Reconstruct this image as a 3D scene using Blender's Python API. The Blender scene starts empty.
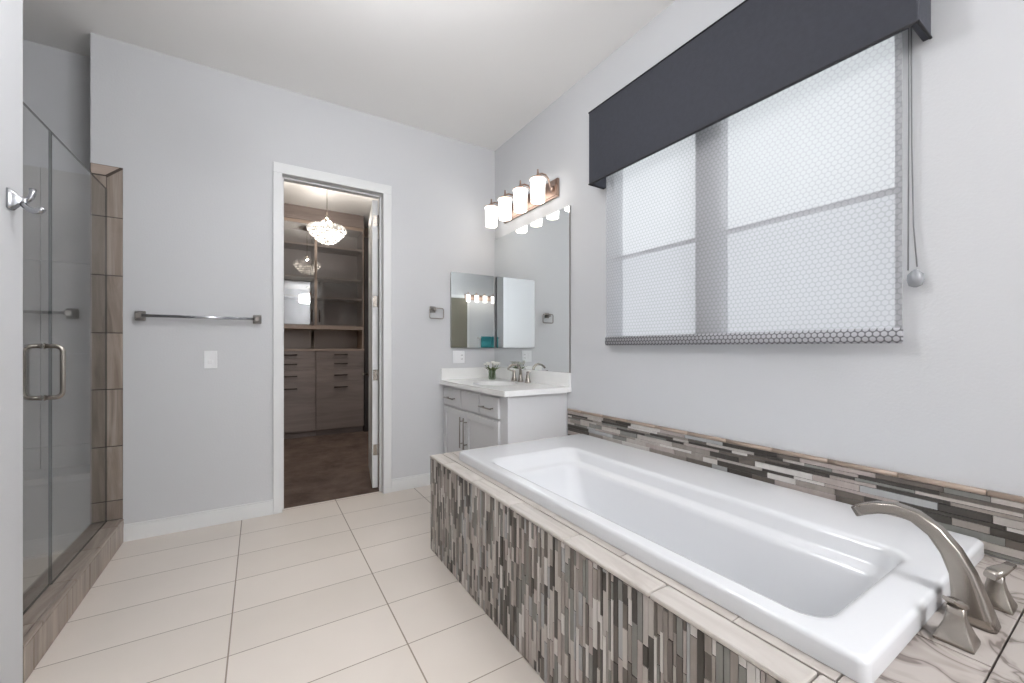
import bpy, bmesh, math, random
from mathutils import Vector, Matrix
random.seed(7)
C = bpy.context.scene.collection
SC = bpy.context.scene
PI = math.pi

# ------------------------------------------------------------------ camera
YB, XR, ZC = 3.376, 1.908, 3.064          # back wall, right wall, ceiling
cam_d = bpy.data.cameras.new('camera')
cam = bpy.data.objects.new('camera', cam_d)
C.objects.link(cam)
cam.location = (0, 0, 1.1865)
cam.rotation_euler = (PI / 2, 0, -math.radians(31.868))
cam_d.sensor_width = 36.0
cam_d.lens = 406.66 / 1024 * 36.0
cam_d.shift_y = (348.06 - 341.5) / 1024
cam_d.clip_start = 0.02
SC.camera = cam

# ------------------------------------------------------------------ view, world, large lights
SC.view_settings.view_transform = 'Standard'
SC.view_settings.look = 'None'
SC.view_settings.gamma = 1.0
SC.view_settings.use_curve_mapping = False
SC.view_settings.exposure = 1.15
try:
    SC.cycles.use_denoising = True
    SC.cycles.max_bounces = 12
    SC.cycles.diffuse_bounces = 6
    SC.cycles.glossy_bounces = 6
    SC.cycles.transmission_bounces = 8
    SC.cycles.transparent_max_bounces = 16
    SC.cycles.caustics_reflective = False
    SC.cycles.caustics_refractive = False
    SC.cycles.sample_clamp_indirect = 4.0
except Exception:
    pass
DAYLIGHT = 0.81        # overcast sky outside the bathroom window
FILL_GLOBE = 17.0           # added globe lamp above the view, brightens the ceiling and walls
FILL_DRUM = 21.0      # added drum lamp behind the camera, unseen fill for the room
VANITY = 1.5          # glass shades of the vanity lamp
CHANDELIER = 0.5
CLOSET_LAMP = 17.0
w = bpy.data.worlds.new('sky'); SC.world = w
w.use_nodes = True
bg = w.node_tree.nodes['Background']
bg.inputs[0].default_value = (0.97, 0.975, 1.0, 1)
bg.inputs[1].default_value = DAYLIGHT


# ------------------------------------------------------------------ materials
def lin(c):
    def f(v):
        v /= 255.0
        return v / 12.92 if v <= 0.04045 else ((v + 0.055) / 1.055) ** 2.4
    return (f(c[0]), f(c[1]), f(c[2]), 1.0)


def new_mat(name):
    m = bpy.data.materials.new(name); m.use_nodes = True
    nt = m.node_tree
    return m, nt, nt.nodes['Principled BSDF']


def N(nt, typ, **kw):
    n = nt.nodes.new(typ)
    for k, v in kw.items():
        setattr(n, k, v)
    return n


def L(nt, a, b):
    nt.links.new(a, b)


def coords(nt, scale=(1, 1, 1), rot=(0, 0, 0)):
    tc = N(nt, 'ShaderNodeTexCoord'); mp = N(nt, 'ShaderNodeMapping')
    mp.inputs['Scale'].default_value = scale
    mp.inputs['Rotation'].default_value = rot
    L(nt, tc.outputs['Object'], mp.inputs['Vector'])
    return mp.outputs['Vector']


def simple(name, rgb, rough=0.5, metal=0.0, bump=0.0, bscale=200.0, var=0.0, coat=0.0, spec=None):
    m, nt, b = new_mat(name)
    b.inputs['Base Color'].default_value = lin(rgb)
    b.inputs['Roughness'].default_value = rough
    b.inputs['Metallic'].default_value = metal
    if coat:
        b.inputs['Coat Weight'].default_value = coat
        b.inputs['Coat Roughness'].default_value = 0.05
    if spec is not None:
        b.inputs['Specular IOR Level'].default_value = spec
    v = None
    if bump or var:
        v = coords(nt)
        nz = N(nt, 'ShaderNodeTexNoise')
        nz.inputs['Scale'].default_value = bscale
        nz.inputs['Detail'].default_value = 3
        L(nt, v, nz.inputs['Vector'])
        if bump:
            bp = N(nt, 'ShaderNodeBump')
            bp.inputs['Strength'].default_value = bump
            bp.inputs['Distance'].default_value = 0.002
            L(nt, nz.outputs['Fac'], bp.inputs['Height'])
            L(nt, bp.outputs['Normal'], b.inputs['Normal'])
        if var:
            n2 = N(nt, 'ShaderNodeTexNoise'); n2.inputs['Scale'].default_value = bscale * 0.1
            n2.inputs['Detail'].default_value = 4
            L(nt, v, n2.inputs['Vector'])
            r = N(nt, 'ShaderNodeValToRGB')
            c = lin(rgb)
            r.color_ramp.elements[0].position = 0.3
            r.color_ramp.elements[1].position = 0.7
            r.color_ramp.elements[0].color = tuple(x * (1 - var) for x in c[:3]) + (1,)
            r.color_ramp.elements[1].color = tuple(min(1, x * (1 + var)) for x in c[:3]) + (1,)
            L(nt, n2.outputs['Fac'], r.inputs['Fac'])
            L(nt, r.outputs['Color'], b.inputs['Base Color'])
    return m


def streak(name, cols, scale, rough=0.4, distort=1.5, nscale=1.0, island=0.0, detail=6):
    """stone or wood-look porcelain: stretched noise through a colour ramp"""
    m, nt, b = new_mat(name)
    v = coords(nt, scale)
    if island:
        geo = N(nt, 'ShaderNodeNewGeometry')
        ad = N(nt, 'ShaderNodeVectorMath', operation='ADD')
        mu = N(nt, 'ShaderNodeMath', operation='MULTIPLY'); mu.inputs[1].default_value = 37.0
        L(nt, geo.outputs['Random Per Island'], mu.inputs[0])
        L(nt, v, ad.inputs[0]); L(nt, mu.outputs[0], ad.inputs[1])
        v = ad.outputs[0]
    nz = N(nt, 'ShaderNodeTexNoise')
    nz.inputs['Scale'].default_value = nscale
    nz.inputs['Detail'].default_value = detail
    nz.inputs['Roughness'].default_value = 0.62
    nz.inputs['Distortion'].default_value = distort
    L(nt, v, nz.inputs['Vector'])
    r = N(nt, 'ShaderNodeValToRGB')
    els = r.color_ramp.elements
    n = len(cols)
    for i, c in enumerate(cols):
        p = 0.28 + 0.44 * i / (n - 1)
        e = els[i] if i < 2 else els.new(p)
        e.position = p; e.color = lin(c)
    if n > 2:   # keep ordering right
        for i, c in enumerate(cols):
            els[i].position = 0.28 + 0.44 * i / (n - 1)
            els[i].color = lin(c)
    L(nt, nz.outputs['Fac'], r.inputs['Fac'])
    out = r.outputs['Color']
    if island:
        hs = N(nt, 'ShaderNodeHueSaturation')
        mr = N(nt, 'ShaderNodeMapRange')
        mr.inputs['To Min'].default_value = 1 - island
        mr.inputs['To Max'].default_value = 1 + island
        L(nt, geo.outputs['Random Per Island'], mr.inputs['Value'])
        L(nt, mr.outputs[0], hs.inputs['Value'])
        L(nt, out, hs.inputs['Color'])
        out = hs.outputs['Color']
    L(nt, out, b.inputs['Base Color'])
    b.inputs['Roughness'].default_value = rough
    return m


def emitter(name, rgb, strength, rough=0.3):
    m, nt, b = new_mat(name)
    b.inputs['Base Color'].default_value = lin(rgb)
    b.inputs['Roughness'].default_value = rough
    b.inputs['Emission Color'].default_value = lin(rgb)
    b.inputs['Emission Strength'].default_value = strength
    return m


def sheet_glass(name, tint=(238, 244, 242), ior=1.85, edge=None):
    """clear pane: passes light straight through, mirrors by Fresnel on its front faces"""
    m, nt, b = new_mat(name)
    nt.nodes.remove(b)
    out = nt.nodes['Material Output']
    tr = N(nt, 'ShaderNodeBsdfTransparent'); tr.inputs[0].default_value = lin(tint)
    gl = N(nt, 'ShaderNodeBsdfGlossy'); gl.inputs['Roughness'].default_value = 0.0
    fr = N(nt, 'ShaderNodeFresnel'); fr.inputs['IOR'].default_value = ior
    geo = N(nt, 'ShaderNodeNewGeometry')
    inv = N(nt, 'ShaderNodeMath', operation='SUBTRACT'); inv.inputs[0].default_value = 1.0
    L(nt, geo.outputs['Backfacing'], inv.inputs[1])
    mul = N(nt, 'ShaderNodeMath', operation='MULTIPLY')
    L(nt, fr.outputs[0], mul.inputs[0]); L(nt, inv.outputs[0], mul.inputs[1])
    mx = N(nt, 'ShaderNodeMixShader')
    L(nt, mul.outputs[0], mx.inputs[0]); L(nt, tr.outputs[0], mx.inputs[1]); L(nt, gl.outputs[0], mx.inputs[2])
    L(nt, mx.outputs[0], out.inputs[0])
    return m


def floor_tile_mat():
    m, nt, b = new_mat('cream_floor_tile')
    tc = N(nt, 'ShaderNodeTexCoord')
    sx = N(nt, 'ShaderNodeSeparateXYZ'); L(nt, tc.outputs['Object'], sx.inputs[0])

    def line(sock, origin, pitch, half):
        a = N(nt, 'ShaderNodeMath', operation='SUBTRACT'); a.inputs[1].default_value = origin - 50 * pitch
        L(nt, sock, a.inputs[0])
        d = N(nt, 'ShaderNodeMath', operation='DIVIDE'); d.inputs[1].default_value = pitch
        L(nt, a.outputs[0], d.inputs[0])
        f = N(nt, 'ShaderNodeMath', operation='FRACT'); L(nt, d.outputs[0], f.inputs[0])
        s = N(nt, 'ShaderNodeMath', operation='SUBTRACT'); s.inputs[1].default_value = 0.5
        L(nt, f.outputs[0], s.inputs[0])
        ab = N(nt, 'ShaderNodeMath', operation='ABSOLUTE'); L(nt, s.outputs[0], ab.inputs[0])
        g = N(nt, 'ShaderNodeMath', operation='GREATER_THAN'); g.inputs[1].default_value = 0.5 - half / pitch
        L(nt, ab.outputs[0], g.inputs[0])
        fl = N(nt, 'ShaderNodeMath', operation='FLOOR'); L(nt, d.outputs[0], fl.inputs[0])
        return g.outputs[0], fl.outputs[0]
    gx, ix = line(sx.outputs[0], 0.506 + 0.125, 0.608, 0.0028)
    gy, iy = line(sx.outputs[1], 2.807 - 0.535, 0.3005, 0.0020)
    mx = N(nt, 'ShaderNodeMath', operation='MAXIMUM'); L(nt, gx, mx.inputs[0]); L(nt, gy, mx.inputs[1])
    cb = N(nt, 'ShaderNodeCombineXYZ'); L(nt, ix, cb.inputs[0]); L(nt, iy, cb.inputs[1])
    wn = N(nt, 'ShaderNodeTexWhiteNoise'); L(nt, cb.outputs[0], wn.inputs['Vector'])
    nz = N(nt, 'ShaderNodeTexNoise'); nz.inputs['Scale'].default_value = 5.0; nz.inputs['Detail'].default_value = 5
    L(nt, tc.outputs['Object'], nz.inputs['Vector'])
    ad = N(nt, 'ShaderNodeMath', operation='ADD')
    L(nt, wn.outputs['Value'], ad.inputs[0]); L(nt, nz.outputs['Fac'], ad.inputs[1])
    ha = N(nt, 'ShaderNodeMath', operation='MULTIPLY'); ha.inputs[1].default_value = 0.5
    L(nt, ad.outputs[0], ha.inputs[0])
    r = N(nt, 'ShaderNodeValToRGB')
    r.color_ramp.elements[0].position = 0.15; r.color_ramp.elements[1].position = 0.85
    r.color_ramp.elements[0].color = lin((221, 212, 202)); r.color_ramp.elements[1].color = lin((231, 222, 213))
    L(nt, ha.outputs[0], r.inputs['Fac'])
    mc = N(nt, 'ShaderNodeMix', data_type='RGBA')
    L(nt, mx.outputs[0], mc.inputs[0]); L(nt, r.outputs['Color'], mc.inputs[6])
    mc.inputs[7].default_value = lin((150, 136, 122))
    L(nt, mc.outputs[2], b.inputs['Base Color'])
    b.inputs['Roughness'].default_value = 0.42
    bp = N(nt, 'ShaderNodeBump'); bp.invert = True
    bp.inputs['Strength'].default_value = 0.4; bp.inputs['Distance'].default_value = 0.002
    L(nt, mx.outputs[0], bp.inputs['Height']); L(nt, bp.outputs['Normal'], b.inputs['Normal'])
    return m


def hex_fabric(name, see_through, translucent, bright=(196, 196, 198), dark=(158, 157, 160), s=0.021):
    """woven shade fabric with a honeycomb of pale discs in a darker open mesh"""
    m, nt, b = new_mat(name)
    nt.nodes.remove(b)
    out = nt.nodes['Material Output']
    tc = N(nt, 'ShaderNodeTexCoord')
    sp = N(nt, 'ShaderNodeSeparateXYZ'); L(nt, tc.outputs['Object'], sp.inputs[0])

    def cell(off):
        res = []
        for sock, pitch in ((sp.outputs[1], s), (sp.outputs[2], s * 1.732)):
            d = N(nt, 'ShaderNodeMath', operation='DIVIDE'); d.inputs[1].default_value = pitch
            L(nt, sock, d.inputs[0])
            a = N(nt, 'ShaderNodeMath', operation='ADD'); a.inputs[1].default_value = 100 + off
            L(nt, d.outputs[0], a.inputs[0])
            f = N(nt, 'ShaderNodeMath', operation='FRACT'); L(nt, a.outputs[0], f.inputs[0])
            c = N(nt, 'ShaderNodeMath', operation='SUBTRACT'); c.inputs[1].default_value = 0.5
            L(nt, f.outputs[0], c.inputs[0])
            k = N(nt, 'ShaderNodeMath', operation='MULTIPLY'); k.inputs[1].default_value = pitch / s
            L(nt, c.outputs[0], k.inputs[0])
            res.append(k.outputs[0])
        cx = N(nt, 'ShaderNodeCombineXYZ'); L(nt, res[0], cx.inputs[0]); L(nt, res[1], cx.inputs[1])
        ln = N(nt, 'ShaderNodeVectorMath', operation='LENGTH'); L(nt, cx.outputs[0], ln.inputs[0])
        return ln.outputs['Value']
    mn = N(nt, 'ShaderNodeMath', operation='MINIMUM')
    L(nt, cell(0.0), mn.inputs[0]); L(nt, cell(0.5), mn.inputs[1])
    mr = N(nt, 'ShaderNodeMapRange'); mr.inputs['From Min'].default_value = 0.36; mr.inputs['From Max'].default_value = 0.47
    L(nt, mn.outputs[0], mr.inputs['Value'])          # 0 inside a disc, 1 on the mesh between
    col = N(nt, 'ShaderNodeMix', data_type='RGBA'); L(nt, mr.outputs[0], col.inputs[0])
    col.inputs[6].default_value = lin(bright); col.inputs[7].default_value = lin(dark)
    df = N(nt, 'ShaderNodeBsdfDiffuse'); L(nt, col.outputs[2], df.inputs[0])
    tl = N(nt, 'ShaderNodeBsdfTranslucent'); tl.inputs[0].default_value = lin((235, 235, 236))
    m1 = N(nt, 'ShaderNodeMixShader'); m1.inputs[0].default_value = translucent
    L(nt, df.outputs[0], m1.inputs[1]); L(nt, tl.outputs[0], m1.inputs[2])
    if not see_through:
        L(nt, m1.outputs[0], out.inputs[0])
        return m
    tr = N(nt, 'ShaderNodeBsdfTransparent')
    am = N(nt, 'ShaderNodeMapRange'); am.inputs['To Min'].default_value = see_through; am.inputs['To Max'].default_value = see_through
    L(nt, mr.outputs[0], am.inputs['Value'])
    m2 = N(nt, 'ShaderNodeMixShader'); L(nt, am.outputs[0], m2.inputs[0])
    L(nt, m1.outputs[0], m2.inputs[1]); L(nt, tr.outputs[0], m2.inputs[2])
    L(nt, m2.outputs[0], out.inputs[0])
    return m


def veined(name):
    """pale grey porcelain with dark agate veins"""
    m, nt, b = new_mat(name)
    v = coords(nt, (1, 1, 1))
    n1 = N(nt, 'ShaderNodeTexNoise'); n1.inputs['Scale'].default_value = 6.5; n1.inputs['Detail'].default_value = 3
    n1.inputs['Distortion'].default_value = 1.0
    L(nt, v, n1.inputs['Vector'])
    mu = N(nt, 'ShaderNodeMath', operation='MULTIPLY'); mu.inputs[1].default_value = 26.0
    L(nt, n1.outputs['Fac'], mu.inputs[0])
    sn = N(nt, 'ShaderNodeMath', operation='SINE'); L(nt, mu.outputs[0], sn.inputs[0])
    r = N(nt, 'ShaderNodeValToRGB')
    e = r.color_ramp.elements
    e[0].position = 0.0; e[0].color = lin((172, 164, 158))
    e[1].position = 1.0; e[1].color = lin((108, 98, 91))
    x = e.new(0.55); x.color = lin((160, 151, 144))
    x = e.new(0.9); x.color = lin((152, 143, 137))
    L(nt, sn.outputs[0], r.inputs['Fac'])
    L(nt, r.outputs['Color'], b.inputs['Base Color'])
    b.inputs['Roughness'].default_value = 0.3
    return m


def carpet_mat():
    m, nt, b = new_mat('brown_carpet')
    v = coords(nt)
    a = N(nt, 'ShaderNodeTexNoise'); a.inputs['Scale'].default_value = 3.5; a.inputs['Detail'].default_value = 6; a.inputs['Roughness'].default_value = 0.7
    L(nt, v, a.inputs['Vector'])
    r = N(nt, 'ShaderNodeValToRGB')
    r.color_ramp.elements[0].position = 0.35; r.color_ramp.elements[0].color = lin((84, 68, 60))
    r.color_ramp.elements[1].position = 0.7; r.color_ramp.elements[1].color = lin((122, 104, 94))
    L(nt, a.outputs['Fac'], r.inputs['Fac']); L(nt, r.outputs['Color'], b.inputs['Base Color'])
    n = N(nt, 'ShaderNodeTexNoise'); n.inputs['Scale'].default_value = 260; L(nt, v, n.inputs['Vector'])
    bp = N(nt, 'ShaderNodeBump'); bp.inputs['Strength'].default_value = 0.8; bp.inputs['Distance'].default_value = 0.006
    L(nt, n.outputs['Fac'], bp.inputs['Height']); L(nt, bp.outputs['Normal'], b.inputs['Normal'])
    b.inputs['Roughness'].default_value = 0.95
    return m


M = {}
M['wall'] = simple('pale_grey_paint', (209, 210, 212), 0.75, bump=0.35, bscale=110)
M['ceiling'] = simple('white_ceiling_paint', (246, 245, 243), 0.85, bump=0.2, bscale=110)
M['trim'] = simple('white_gloss_trim', (228, 229, 229), 0.4)
M['floor'] = floor_tile_mat()
M['carpet'] = carpet_mat()
M['acrylic'] = simple('white_acrylic', (224, 225, 227), 0.22, coat=0.4)
M['nickel'] = simple('brushed_nickel', (166, 159, 151), 0.27, 1.0)
M['nickel_dark'] = simple('dark_brushed_nickel', (150, 145, 140), 0.32, 1.0)
M['chrome'] = simple('polished_chrome', (170, 171, 174), 0.2, 1.0)
M['bronze'] = simple('rose_nickel', (170, 148, 136), 0.28, 1.0)
M['grout'] = simple('dark_grout', (82, 73, 66), 0.9)
M['deck'] = streak('taupe_bullnose_tile', [(172, 164, 157), (194, 187, 180), (208, 202, 196)], (14, 2.2, 14), 0.35, island=0.05)
M['deck_end'] = veined('agate_tile')
M['wood_tile_v'] = streak('brown_wood_look_tile', [(118, 105, 95), (152, 139, 128), (180, 168, 157)], (13, 13, 1.3), 0.35, 1.4, island=0.08)
M['wood_tile_y'] = streak('brown_wood_look_sill_tile', [(118, 105, 95), (152, 139, 128), (180, 168, 157)], (13, 1.3, 13), 0.35, 1.4, island=0.08)
M['shower_tile'] = simple('grey_shower_tile', (192, 189, 185), 0.4, var=0.06, bscale=40)
M['glass'] = sheet_glass('clear_shower_glass', (246, 247, 247), 2.6)
M['glass_edge'] = simple('green_glass_edge', (58, 64, 62), 0.2)
M['cab_glass'] = sheet_glass('cabinet_glass', (236, 236, 238), 2.6)
M['pane'] = sheet_glass('window_pane', (244, 247, 248), 1.12)
M['mirror'] = simple('silvered_mirror', (233, 236, 236), 0.0, 1.0)
M['blind'] = hex_fabric('white_honeycomb_shade', 0.52, 0.35)
M['blind_hem'] = hex_fabric('grey_honeycomb_hem', 0.0, 0.05, (176, 176, 180), (96, 95, 98))
M['valance'] = simple('charcoal_woven_fabric', (57, 59, 67), 0.8, bump=0.5, bscale=420, var=0.07)
M['valance_edge'] = simple('black_piping', (24, 24, 28), 0.7)
M['vinyl'] = simple('white_vinyl_frame', (186, 186, 190), 0.45)
M['vanity'] = simple('white_cabinet_paint', (216, 216, 217), 0.45)
M['quartz'] = simple('white_quartz', (243, 243, 241), 0.2, var=0.03, bscale=60)
M['porcelain'] = simple('white_porcelain', (230, 230, 228), 0.1)
M['plate'] = simple('white_plastic_plate', (240, 241, 242), 0.35)
M['slot'] = simple('dark_slot', (70, 70, 70), 0.6)
M['shade'] = emitter('lit_frosted_shade', (255, 250, 244), VANITY)
M['dome'] = emitter('lit_opal_globe', (251, 252, 255), FILL_GLOBE)
M['dome_rear'] = emitter('lit_opal_globe_rear', (251, 252, 255), FILL_DRUM)
M['crystal'] = emitter('lit_crystal', (255, 246, 234), CHANDELIER, 0.05)
_nt = M['crystal'].node_tree
_nt.nodes['Principled BSDF'].inputs['Base Color'].default_value = lin((150, 146, 140))
_g = N(_nt, 'ShaderNodeNewGeometry'); _r = N(_nt, 'ShaderNodeMapRange')
_r.inputs['From Min'].default_value = 0.0; _r.inputs['To Min'].default_value = CHANDELIER * 0.12; _r.inputs['To Max'].default_value = CHANDELIER * 1.6
L(_nt, _g.outputs['Random Per Island'], _r.inputs['Value'])
L(_nt, _r.outputs[0], _nt.nodes['Principled BSDF'].inputs['Emission Strength'])
M['closet_wood'] = streak('grey_brown_laminate', [(114, 102, 97), (128, 116, 111), (138, 126, 121)], (1.5, 1.5, 14), 0.45, 0.6)
M['closet_shelf'] = streak('taupe_laminate_shelf', [(140, 122, 110), (156, 138, 125), (166, 148, 136)], (2, 14, 14), 0.5, 0.6)
M['closet_back'] = simple('dark_laminate_back', (152, 140, 132), 0.5)
M['closet_dark'] = simple('espresso_panel', (44, 38, 37), 0.5)
M['closet_wall'] = simple('beige_closet_paint', (176, 164, 152), 0.8, bump=0.3, bscale=110)
M['pull_dark'] = simple('dark_pull', (74, 68, 66), 0.35, 0.7)
M['petal'] = simple('white_petal', (240, 239, 232), 0.6)
M['leaf'] = simple('green_leaf', (92, 108, 60), 0.55)
M['vase'] = sheet_glass('vase_glass', (228, 234, 226), 1.5)
M['towel'] = simple('teal_terry', (58, 140, 146), 0.95, bump=0.8, bscale=300)
M['rear_door'] = simple('olive_grey_door', (120, 116, 104), 0.5)
M['cord'] = simple('grey_bead_cord', (120, 120, 122), 0.4)
M['acrylic_clear'] = simple('clear_tensioner', (140, 142, 146), 0.15)
MOS = []
for nm, cols, rg in (
        ('espresso_strip', [(60, 55, 50), (71, 66, 60)], 0.35),
        ('umber_strip', [(90, 83, 76), (106, 98, 91)], 0.35),
        ('taupe_strip', [(134, 126, 119), (152, 144, 137)], 0.35),
        ('greige_strip', [(168, 161, 154), (184, 177, 171)], 0.35),
        ('rosy_strip', [(158, 147, 141), (174, 163, 157)], 0.35),
        ('pale_strip', [(194, 189, 184), (206, 202, 197)], 0.3),
        ('glass_strip', [(122, 121, 116), (134, 133, 128)], 0.08),
        ('silver_glass_strip', [(158, 158, 157), (170, 170, 169)], 0.08)):
    MOS.append(streak(nm, cols, (30, 30, 8), rg, 0.6))
MOS_W = [3.2, 3.2, 4, 4, 1.8, 2.2, 2.2, 1.2]


# ------------------------------------------------------------------ mesh helpers (all in world coordinates)
def box(bm, x0, x1, y0, y1, z0, z1, mi=0, bev=0.0, seg=2):
    r = bmesh.ops.create_cube(bm, size=1.0)
    vs = r['verts']
    bmesh.ops.scale(bm, vec=(x1 - x0, y1 - y0, z1 - z0), verts=vs)
    bmesh.ops.translate(bm, vec=((x0 + x1) / 2, (y0 + y1) / 2, (z0 + z1) / 2), verts=vs)
    fs = list({f for v in vs for f in v.link_faces})
    for f in fs:
        f.material_index = mi
    if bev:
        es = list({e for f in fs for e in f.edges})
        rr = bmesh.ops.bevel(bm, geom=es, offset=bev, segments=seg, affect='EDGES', profile=0.5)
        for f in rr['faces']:
            f.material_index = mi


def loft(bm, rings, cap0=True, cap1=True, closed=False, mi=0, smooth=True):
    vv = [[bm.verts.new(p) for p in r] for r in rings]
    n = len(vv[0])
    m = len(vv)
    for i in range(m if closed else m - 1):
        a, b = vv[i], vv[(i + 1) % m]
        for j in range(n):
            f = bm.faces.new((a[j], a[(j + 1) % n], b[(j + 1) % n], b[j]))
            f.smooth = smooth; f.material_index = mi
    if not closed:
        if cap0:
            f = bm.faces.new(list(reversed(vv[0]))); f.material_index = mi
        if cap1:
            f = bm.faces.new(vv[-1]); f.material_index = mi
    return vv


def frames(path, closed=False):
    P = [Vector(p) for p in path]
    n = len(P)
    out = []
    up = None
    for i in range(n):
        if closed:
            t = (P[(i + 1) % n] - P[i - 1]).normalized()
        else:
            t = (P[min(i + 1, n - 1)] - P[max(i - 1, 0)]).normalized()
        if up is None:
            up = Vector((0, 0, 1)) if abs(t.z) < 0.9 else Vector((1, 0, 0))
        s = t.cross(up).normalized()
        up = s.cross(t).normalized()
        out.append((P[i], s, up))
    return out


def tube(bm, path, r, n=10, closed=False, mi=0, flat=1.0):
    rr = r if isinstance(r, (list, tuple)) else [r] * len(path)
    rings = []
    for (p, s, u), q in zip(frames(path, closed), rr):
        rings.append([p + s * (q * math.cos(2 * PI * k / n)) + u * (q * flat * math.sin(2 * PI * k / n)) for k in range(n)])
    loft(bm, rings, closed=closed, mi=mi)


def lathe(bm, cx, cy, prof, n=24, mi=0, axis='Z', cap0=True, cap1=True):
    """prof: list of (radius, height)"""
    rings = []
    for r, h in prof:
        r = max(r, 1e-4)
        ring = []
        for k in range(n):
            a = 2 * PI * k / n
            c, s = r * math.cos(a), r * math.sin(a)
            if axis == 'Z':
                ring.append(Vector((cx[0] + c, cx[1] + s, cy + h)))
            elif axis == 'Y':      # around a Y axis through cx=(x,z), heights along Y from cy
                ring.append(Vector((cx[0] + c, cy + h, cx[1] - s)))
            else:                  # around an X axis through cx=(y,z)
                ring.append(Vector((cy + h, cx[0] + c, cx[1] + s)))
        rings.append(ring)
    loft(bm, rings, cap0, cap1, mi=mi)


def rrect(x0, x1, y0, y1, r, n=6):
    """rounded rectangle outline, counter-clockwise, 4*(n+1) points"""
    pts = []
    for cx, cy, a0 in ((x1 - r, y1 - r, 0), (x0 + r, y1 - r, 90), (x0 + r, y0 + r, 180), (x1 - r, y0 + r, 270)):
        for k in range(n + 1):
            a = math.radians(a0 + 90 * k / n)
            pts.append((cx + r * math.cos(a), cy + r * math.sin(a)))
    return pts


def arc(c, r, a0, a1, n, plane):
    out = []
    for k in range(n + 1):
        a = math.radians(a0 + (a1 - a0) * k / n)
        u, v = r * math.cos(a), r * math.sin(a)
        d = {'XZ': (u, 0, v), 'YZ': (0, u, v), 'XY': (u, v, 0)}[plane]
        out.append(Vector(c) + Vector(d))
    return out


def BM():
    return bmesh.new()


def obj(name, bm, mats, parent=None, bevel=0.0):
    """link a bmesh given in world coordinates as one object, its origin at its base or at its parent's"""
    if not isinstance(mats, (list, tuple)):
        mats = [mats]
    bmesh.ops.recalc_face_normals(bm, faces=bm.faces[:])
    if parent is not None:
        o0 = Vector(parent['_o'])
    else:
        xs = [v.co for v in bm.verts]
        o0 = Vector(((min(v.x for v in xs) + max(v.x for v in xs)) / 2, (min(v.y for v in xs) + max(v.y for v in xs)) / 2, min(v.z for v in xs)))
    bmesh.ops.translate(bm, vec=-o0, verts=bm.verts[:])
    me = bpy.data.meshes.new(name)
    bm.to_mesh(me); bm.free()
    for m in mats:
        me.materials.append(m)
    o = bpy.data.objects.new(name, me)
    C.objects.link(o)
    if parent is not None:
        o.parent = parent
        o['_o'] = parent['_o']
    else:
        o.location = o0
        o['_o'] = tuple(o0)
    if bevel:
        md = o.modifiers.new('bevel', 'BEVEL'); md.width = bevel; md.segments = 2; md.limit_method = 'ANGLE'
    return o


def tag(o, label, cat, group=None):
    o['label'] = label; o['category'] = cat
    if group:
        o['group'] = group
    return o


def thing(name, label, cat, loc, group=None):
    o = bpy.data.objects.new(name, None)
    o.empty_display_size = 0.1
    C.objects.link(o); o.location = loc; o['_o'] = tuple(loc)
    return tag(o, label, cat, group)


def struct(name, bm, m, label=None, parent=None, bevel=0.0):
    o = obj(name, bm, m, parent, bevel)
    if parent is None:
        o['kind'] = 'structure'
        if label:
            o['label'] = label
            o['category'] = name.split('_')[0]
    return o


def dup(root, offset, label, subs=None):
    """a copy of a thing with copies of its parts and sub-parts"""
    r = root.copy(); C.objects.link(r)
    r.location = Vector(root.location) + Vector(offset); r['label'] = label
    for ch in list(root.children):
        c = ch.copy(); C.objects.link(c); c.parent = r
        for g in list(ch.children):
            d = g.copy(); C.objects.link(d); d.parent = c
    return r


# ------------------------------------------------------------------ room shell
DX0, DX1, DZ = 0.142, 0.858, 2.445                    # doorway in the back wall
WY0, WY1, WZ0, WZ1 = 0.489, 1.905, 1.205, 2.50           # window opening in the right wall
YREAR = -2.6

b = BM(); box(b, -2.3, 2.05, -2.72, 3.44, -0.12, 0.0); box(b, -2.3, -0.72, 3.44, 3.79, -0.12, 0.0)
struct('floor', b, M['floor'], 'cream ceramic tile floor of the bathroom')
b = BM(); box(b, -0.72, 2.6, 3.44, 6.72, -0.12, 0.0); box(b, -1.0, -0.72, 3.79, 6.72, -0.12, 0.0)
struct('floor', b, M['carpet'], 'brown carpet floor of the walk-in closet beyond the doorway')
b = BM(); box(b, -2.3, 2.05, -2.72, 3.5, ZC, ZC + 0.12); box(b, -2.3, -0.72, 3.5, 3.79, ZC, ZC + 0.12)
struct('ceiling', b, M['ceiling'], 'white bathroom ceiling')
b = BM(); box(b, -0.72, 2.6, 3.5, 6.72, 3.064, 3.184); box(b, -1.0, -0.72, 3.79, 6.72, 3.064, 3.184)
b2 = struct('ceiling', b, M['ceiling'], 'closet ceiling beyond the doorway')
b2.location.z += 0.0

b = BM()
box(b, -0.852, DX0 - 0.02, YB, 3.5, 0, ZC)
box(b, DX1 + 0.02, XR, YB, 3.5, 0, ZC)
box(b, DX0 - 0.02, DX1 + 0.02, YB, 3.5, DZ + 0.02, ZC)
box(b, -0.852, -0.72, 3.5, 3.79, 0, ZC)
struct('wall_back', b, M['wall'], 'pale grey textured back wall with the closet doorway')
b = BM()
box(b, XR, 2.05, -2.72, WY0, 0, ZC); box(b, XR, 2.05, WY1, 3.5, 0, ZC)
box(b, XR, 2.05, WY0, WY1, 0, WZ0); box(b, XR, 2.05, WY0, WY1, WZ1, ZC)
struct('wall_right', b, M['wall'], 'pale grey textured wall behind the bathtub and window')
b = BM(); box(b, -0.852, -0.708, -0.9, 2.129, 0, ZC)
struct('wall_left', b, M['wall'], 'pale grey wall end beside the shower opening, carrying the robe hook')
b = BM(); box(b, -2.3, XR, YREAR - 0.12, YREAR, 0, ZC)
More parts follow.
